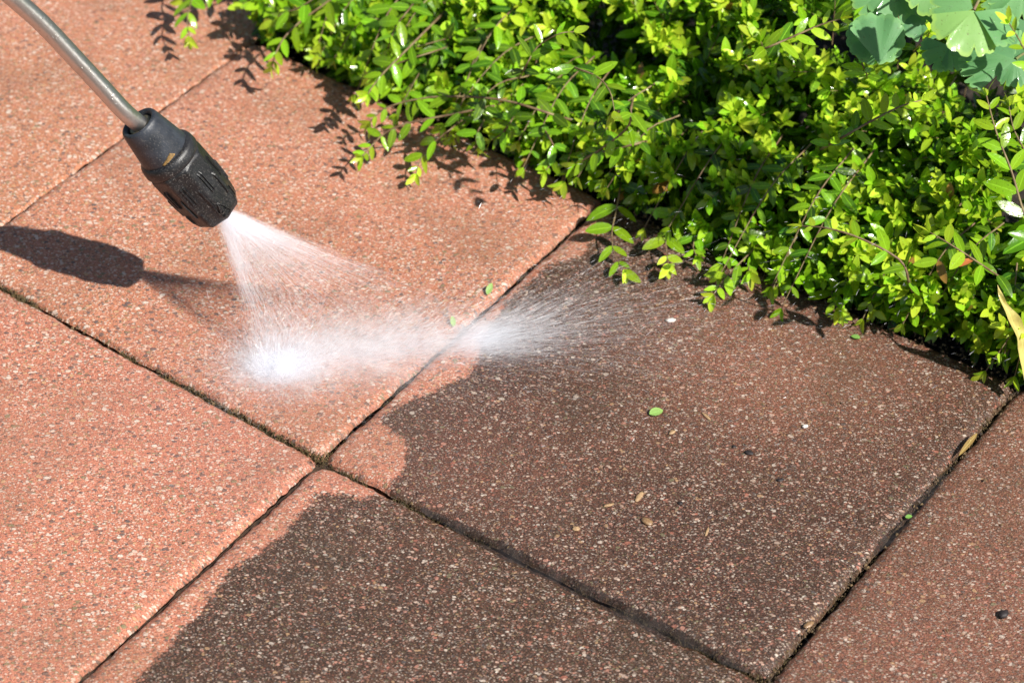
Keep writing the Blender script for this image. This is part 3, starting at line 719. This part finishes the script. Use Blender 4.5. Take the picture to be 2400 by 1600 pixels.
M_HUSK = simple("pale_husk", (.45, .30, .16), .6, (.30, .18, .09), 700, .0004, 900)
M_PEB = simple("brown_stone", (.20, .11, .05), .4, (.32, .2, .1), 500, .0003, 900, .4)
M_BLK = simple("black_crumb", (.012, .010, .010), .6, (.03, .02, .02), 900)
M_WHT = simple("white_stone", (.75, .7, .64), .5, (.55, .5, .45), 600)
blob("husk", 1498, 1165, 36, 14, 65, M_HUSK, "pale curled husk standing out longest on the grimy centre slab", "husk")
blob("pebble", 1516, 1224, 30, 20, -40, M_PEB, "brown oval pebble just below the pale curled husk", "pebble")
blob("husk", 1427, 1184, 26, 9, 20, M_HUSK, "small yellowish husk left of the brown oval pebble", "husk", seed=2)
blob("twig_piece", 1657, 1246, 30, 7, 75, M_HUSK, "short pale twig piece right of the brown pebble", "twig")
blob("twig_piece", 1655, 976, 34, 8, -55, M_HUSK, "short pale twig piece right of the fallen green leaf", "twig", seed=3)
blob("husk", 1575, 1014, 20, 11, 40, M_HUSK, "small oval husk below the fallen green leaf", "husk", seed=4)
blob("pebble", 1887, 1000, 15, 12, 30, M_WHT, "small cream pebble in the middle of the reddest patch", "pebble")
blob("pebble", 1572, 752, 24, 14, 10, M_WHT, "white pebble wet with spray below the shrub's edge", "pebble", seed=5)
blob("pebble", 1350, 1240, 18, 14, 10, M_HUSK, "dull tan pebble near the water filled joint", "pebble", seed=6)
blob("crumb", 1755, 1062, 22, 14, -20, M_BLK, "larger black crumb of soil on the reddish patch", "soil crumb")
blob("crumb", 1594, 1180, 13, 11, 0, M_BLK, "round black seed like crumb right of the pale curled husk", "soil crumb")
blob("crumb", 1829, 1125, 17, 11, 20, M_BLK, "flat black crumb on the right half of the centre slab", "soil crumb", seed=2)
blob("crumb", 2352, 1440, 26, 22, 40, M_BLK, "black clump of soil alone on the lower right slab", "soil crumb", seed=3)
blob("crumb", 1720, 1047, 10, 9, 40, M_BLK, "tiny black crumb beside the larger one on the reddish patch", "soil crumb", seed=4)
blob("twig_piece", 1895, 1465, 30, 16, 40, M_PEB, "broken brown crumb of wood at the open joint near the bottom", "wood chip", seed=4)
M_LOOSE = leaf_material("fallen_green_leaf", (.12, .3, .04), (.22, .42, .09), (.34, .52, .14), .4, .25)
def loose_leaf(name, px, py, lpx, ang, mat, label, cat, age=.6, wr=.45, z=.002, lift=.25, curl=.15):
    b = at(px, py, z); s = FPX/((b-CPOS)@fw); L = lpx/s; t = R(ang); d = unit(np.array([math.cos(t), math.sin(t), lift*.4]))
    P, F, mid = leaf_verts(np.zeros((1, 3)), d[None], unit(np.array([.1, -.2, 1]))[None], np.array([L]), np.array([L*wr]), np.array([curl]), np.array([.25]))
    up = P-unit(np.array([.1, -.2, 1]))*.0002; n = len(P)
    A = np.stack([np.full(2*n, age), np.full(2*n, .5), np.tile(mid, 2), np.ones(2*n)], 1)
    o = link(name, np.vstack([P, up]), np.vstack([F, F[:, ::-1]+n]), mat, None, True, A); o.location = b
    return tag(o, label, cat)
loose_leaf("fallen_leaf", 1522, 970, 36, 25, M_LOOSE, "fallen light green leaf lying on the grimy centre slab", "leaf", .8, .62)
loose_leaf("sprout", 1142, 690, 30, 65, M_LOOSE, "pale green seedling leaf growing in the upper joint", "seedling", .9, .5, .002, 2.)
loose_leaf("sprout", 1063, 765, 26, 100, M_LOOSE, "pale green seedling leaf in the joint right above the splash", "seedling", .9, .5, .002, 2.)
loose_leaf("sprout", 2122, 1212, 18, 20, M_LOOSE, "tiny green leaf pieces in the right hand joint", "seedling", .3, .6, .0)
loose_leaf("leaf_scrap", 2016, 792, 22, 160, M_LOOSE, "tiny green scrap of leaf below the shrub at right", "leaf", .5, .6)
loose_leaf("dead_leaf", 2290, 1015, 88, -124, M_DRY, "narrow orange brown dead leaf wedged in the right hand joint", "leaf", .1, .15, .004, .0, .05)
loose_leaf("dead_leaf", 2235, 625, 60, 30, simple("orange_leaf", (.45, .13, .03), .5, (.3, .1, .03), 300), "orange dead leaf caught low in the shrub", "leaf", .1, .3, .09)
# long withered yellow leaf at the right edge
a = Acc(); P = spline([at(2338, 668, .10), at(2352, 712, .09), at(2378, 760, .07), at(2400, 820, .045), at(2412, 900, .02)], 24)
wd = np.interp(np.linspace(0, 1, 24), [0, .2, .5, .8, 1], [.0005, .002, .0055, .0065, .003]); tn = unit(np.gradient(P, axis=0)); sd2 = unit(np.cross(tn, CAMUP)); nn = np.cross(sd2, tn)
rows = []
for q in np.linspace(-1, 1, 7): rows.append(P+sd2*(wd*q)[:, None]+nn*((wd*.55*q*q+.0012*np.sin(np.linspace(0, 22, 24)+q*2))[:, None]))
Vv = np.stack(rows, 1).reshape(-1, 3); F = np.array([(i*7+j, i*7+7+j, i*7+8+j, i*7+1+j) for i in range(23) for j in range(6)])
A = np.stack([np.full(len(Vv), .75), .3+.4*rng.random(len(Vv)), np.tile(np.abs(np.linspace(-1, 1, 7)), 24), np.ones(len(Vv))], 1)
cen = Vv.mean(0); o = link("withered_leaf", Vv-cen, F, M_DRY, None, True, A); o.location = cen
tag(o, "long withered yellow leaf drooping at the right edge beside the shrub", "leaf")

# ------------------------------------------------------------------ standing water in the joints
def water_mat():
    g = N("standing_water"); pos = g.n("NewGeometry").outputs["Position"]
    bp = g.n("Bump"); g.put(bp.inputs["Height"], g.noise(pos, 60, 3).outputs[0]); bp.inputs["Distance"].default_value = .0012
    gl = g.n("BsdfGlossy"); gl.inputs["Roughness"].default_value = .06; g.put(gl.inputs["Normal"], bp.outputs[0])
    tr = g.n("BsdfTransparent"); tr.inputs[0].default_value = (.74, .75, .77, 1)
    df = g.n('BsdfDiffuse'); df.inputs[0].default_value = (.10, .085, .08, 1); mm = g.n('MixShader'); g.put(mm.inputs[0], g.ss(g.noise(pos, 45, 4, .65).outputs[0], .3, .75, .0, .3)); g.put(mm.inputs[1], tr.outputs[0]); g.put(mm.inputs[2], df.outputs[0])
    fr = g.n("Fresnel"); fr.inputs[0].default_value = 1.33
    mx = g.n("MixShader"); g.put(mx.inputs[0], fr.outputs[0]); g.put(mx.inputs[1], mm.outputs[0]); g.put(mx.inputs[2], gl.outputs[0])
    return g.done(mx)
M_WATER = water_mat()
def puddle(pa, pb, wd, z, label):
    n = 220; t = np.linspace(0, 1, n); c = pa+(pb-pa)*t[:, None]; dirn = unit(pb-pa); s = np.cross(dirn, UP)
    w1 = wd*np.sin(math.pi*t)**.4*(.15+1.3*vnoise(t*14, t*0+pa[0]*50, 5, 5)); w2 = wd*np.sin(math.pi*t)**.4*(.15+1.3*vnoise(t*14, t*0+7+pa[0]*50, 6, 5))
    V = np.concatenate([c+s*w1[:, None], c-s*w2[:, None]]); V[:, 2] = z
    F = np.array([(i, i+1, n+i+1, n+i) for i in range(n-1)])
    return tag(link("water", V, F, M_WATER), label, "puddle", None, "structure")
puddle(at(985, 1185), at(1760, 1570), .010, -.0022, "band of water standing in the lower joint of the grimy slabs")
puddle(at(2050, 1295), at(2235, 1085), .0055, -.0032, "short strip of water standing in the right hand joint")

# ------------------------------------------------------------------ water spray
def spray_mat(name, dens, col=(.93, .95, 1.)):
    g = N(name)
    d = g.n("BsdfDiffuse"); d.inputs[0].default_value = (*col, 1); t = g.n("BsdfTranslucent"); t.inputs[0].default_value = (*col, 1)
    m = g.n("MixShader"); m.inputs[0].default_value = .55; g.put(m.inputs[1], d.outputs[0]); g.put(m.inputs[2], t.outputs[0])
    gl = g.n("BsdfGlossy"); gl.inputs[1].default_value = .25; m1 = g.n("MixShader"); m1.inputs[0].default_value = .05; g.put(m1.inputs[1], m.outputs[0]); g.put(m1.inputs[2], gl.outputs[0])
    tr = g.n("BsdfTransparent"); m2 = g.n("MixShader"); m2.inputs[0].default_value = dens; g.put(m2.inputs[1], tr.outputs[0]); g.put(m2.inputs[2], m1.outputs[0])
    return g.done(m2)
M_SPRAY = spray_mat("water_threads", .42)
M_DROP = spray_mat("water_drops", .8)
def threads(P0, P1, r):
    """many thin flat slivers from P0 to P1, pointed at both ends, tumbling about the light"""
    n = len(P0); t = unit(P1-P0); m = unit(np.array(sd)*.6+np.array([-.1, -.5, .75])+rng.normal(0, .28, (n, 3)))
    m = unit(m-t*(m*t).sum(1, keepdims=True)); a = np.cross(t, m); r = np.broadcast_to(r, (n,))[:, None]
    mid = P0+(P1-P0)*rng.uniform(.3, .6, (n, 1))
    V = np.stack([P0, mid-a*r, P1, mid+a*r], 1).reshape(-1, 3); o = np.arange(n)[:, None]*4
    return V, o+np.arange(4)[None]
ORIG = TIP+AX*.0
IL, IR = at(622, 868), at(1175, 742)
acc = Acc()
# fan: angular position s 0..1 with dense edges
n = 20000
s = rng.random(n); m_ = rng.random(n); s = np.where(m_ < .13, np.abs(rng.normal(0, .06, n)), np.where(m_ < .15, 1-np.abs(rng.normal(0, .09, n)), s)); s = np.clip(s, -.1, 1.1)
H = IL+(IR-IL)*s[:, None]+rng.normal(0, .006, (n, 3))*[1, 1, 0]
st = ORIG+rng.normal(0, .0030, (n, 3))
lim = (1-.40*np.clip(s, 0, 1)**.7)*rng.uniform(.25, 1.15, n); k0 = (rng.random(n)**(1.+.9*np.clip(s, 0, 1)))*.98*lim; ln = rng.uniform(.02, .16, n)
P0 = st+(H-st)*k0[:, None]; P1 = st+(H-st)*np.minimum(1., k0+ln)[:, None]
acc.add(*threads(P0, P1, rng.uniform(.00002, .00006, n)*(.7+.7*k0)))
tag(acc.obj("water_jet", M_SPRAY, smooth=False), "flat white fan of water threads spraying from the nozzle to the paving", "water jet", None, "stuff")
# splash: low sprays leaving the line of impact, mostly to the right
acc = Acc()
def burst(cpx, cpy, n, sx, sy, dirang, spread, elev, length, seg, r, up0=.0):
    c = np.array([at(cpx+rng.normal(0, sx), cpy+rng.normal(0, sy), .002+abs(rng.normal(0, up0))) for _ in range(n)])
    a = R(dirang)+rng.normal(0, R(spread), n); el = np.abs(rng.normal(0, R(elev), n))
    d = np.stack([np.cos(a)*np.cos(el), np.sin(a)*np.cos(el), np.sin(el)], 1)
    L = np.minimum(rng.exponential(length, n), length*3); g = rng.random(n)
    P0 = c+d*(L*g)[:, None]; sg = seg*rng.uniform(.3, 1.3, n)*(.4+g); P1 = P0+d*sg[:, None]
    dr = (L*g)**2*.8; P0[:, 2] = np.maximum(P0[:, 2]-dr, .0008); P1[:, 2] = np.maximum(P1[:, 2]-dr*1.2, .0006)
    acc.add(*threads(P0, P1, rng.uniform(.5, 1.25, n)*r))
burst(648, 868, 16000, 34, 14, 40, 80, 34, .022, .006, .00015)
burst(650, 870, 9000, 70, 26, 15, 60, 25, .040, .009, .00008)
burst(790, 838, 11000, 95, 20, 15, 28, 20, .045, .012, .000065)
burst(930, 812, 9000, 85, 22, 15, 22, 16, .05, .014, .000065)
burst(1085, 800, 6500, 34, 18, 14, 15, 10, .075, .020, .00006)
burst(1110, 805, 5000, 45, 24, 12, 20, 8, .17, .020, .00005)
burst(1000, 780, 1500, 90, 30, 30, 25, 12, .08, .010, .00005)
burst(620, 900, 6000, 90, 32, -80, 80, 50, .025, .005, .00006)
burst(640, 830, 5000, 70, 30, 90, 50, 60, .04, .006, .00006)
tag(acc.obj("splash", M_SPRAY, smooth=False), "white splash where the jet hits the slab, streaking right over the grimy slab", "splash", None, "stuff")
# fine droplets drifting over shrub and slabs
acc = Acc(); n = 2600
x = rng.uniform(300, 2400, n); y = rng.uniform(250, 1250, n); kp = rng.random(n) < np.exp(-((x-1500)/700)**2-((y-650)/330)**2); x, y = x[kp], y[kp]; n = len(x)
P0 = np.array([at(a, b, h) for a, b, h in zip(x, y, rng.uniform(.005, .16, n))]); a = R(25)+rng.normal(0, .5, n)
d = unit(np.stack([np.cos(a), np.sin(a), rng.normal(.15, .35, n)], 1)); acc.add(*threads(P0, P0+d*rng.uniform(.001, .007, n)[:, None], rng.uniform(.00008, .0002, n)))
tag(acc.obj("droplets", M_DROP, smooth=False), "fine water droplets flying over the shrub and the grimy slab", "droplets", None, "stuff")
# mist: soft clouds of finer spray round the impact
def mist_mat():
    g = N("fine_mist"); tc = g.n("TexCoord").outputs["Object"]
    wn = g.noise(g.n("NewGeometry").outputs["Position"], 38, 3, .6); ws = g.n("VectorMath", operation='SUBTRACT'); g.put(ws.inputs[0], wn.outputs["Color"]); ws.inputs[1].default_value = (.5, .5, .5)
    w2 = g.n("VectorMath", operation='MULTIPLY_ADD'); g.put(w2.inputs[0], ws.outputs[0]); w2.inputs[1].default_value = (1.3, 1.3, .8); g.put(w2.inputs[2], tc)
    ln = g.n("VectorMath", operation='LENGTH'); g.put(ln.inputs[0], w2.outputs[0])
    f = g.ss(ln.outputs["Value"], 1., .0)
    f = g.math('POWER', f, 1.6)
    nz = g.ss(g.noise(g.n("NewGeometry").outputs["Position"], 75, 3, .6).outputs[0], .3, .7, .25, 1.6)
    oi = g.n("ObjectInfo").outputs["Alpha"]
    v = g.n("VolumePrincipled"); v.inputs["Color"].default_value = (.98, .985, 1, 1); v.inputs["Anisotropy"].default_value = -.1
    g.put(v.inputs["Density"], g.math('MULTIPLY', g.math('MULTIPLY', f, nz), g.math('MULTIPLY', g.n("ObjectInfo").outputs["Color"], 400.)))
    m = g.done(None, v); return m
M_MIST = mist_mat()
def mist(px, py, h, ax, ay, az, rot, dens, label):
    import bmesh
    bm = bmesh.new(); bmesh.ops.create_icosphere(bm, subdivisions=3, radius=1); me = bpy.data.meshes.new("mist"); bm.to_mesh(me); bm.free()
    o = bpy.data.objects.new("mist", me); COL.objects.link(o); me.materials.append(M_MIST)
    o.location = at(px, py, h); o.scale = (ax, ay, az); o.rotation_euler = (0, 0, R(rot)); o.color = (dens, dens, dens, 1)
    return tag(o, label, "mist", "clouds of fine spray along the line where the jet hits", "stuff")
mist(650, 866, .004, .042, .028, .016, 20, .42, "dense white cloud of spray at the left end of the jet")
mist(800, 820, .008, .150, .075, .030, 14, .085, "thin cloud of spray in the middle under the fan")
mist(1130, 795, .006, .105, .044, .018, 16, .018, "pale cloud of spray where it reaches the grimy slab")
# crumbs of soil and leaf litter washed into the joints and along the bed
V = []; F = []; k = 0
def crumbs(pa, pb, n, wdt, z):
    global k
    for _ in range(n):
        c = pa+(pb-pa)*rng.random()+np.array([*rng.normal(0, wdt, 2), z]); r = rng.uniform(.0005, .0019)
        q = np.array([[1, 0, -.3], [-.5, .8, -.3], [-.5, -.8, -.3], [0, 0, .8], [.3, .5, .5]])*r*rng.uniform(.5, 1.4, (5, 3))
        a = rng.random()*6.3; rot = np.array([[math.cos(a), -math.sin(a), 0], [math.sin(a), math.cos(a), 0], [0, 0, 1]])
        V.extend(q@rot.T+c); F.extend([(k, k+1, k+4), (k+1, k+2, k+3), (k+2, k, k+3), (k, k+4, k+3), (k+1, k+3, k+4), (k, k+2, k+1)]); k += 5
crumbs(grid(0, 1), grid(1, 1), 420, .006, .001); crumbs(grid(1, 0), grid(1, 1), 170, .0025, -.003)
crumbs(grid(0, 0), grid(1, 0), 60, .004, -.004); crumbs(grid(-1, 0), grid(0, 0), 140, .002, -.003)
crumbs(at(1300, 900), at(2200, 1200), 60, .12, .0005); crumbs(grid(-1, 1), grid(0, 1), 200, .006, .001)
tag(link("litter", np.array(V), F, simple("litter_crumbs", (.03, .02, .012), .8, (.20, .13, .06), 120), smooth=False), "dark crumbs of soil and leaf litter in the joints and below the shrub", "litter", None, "stuff")
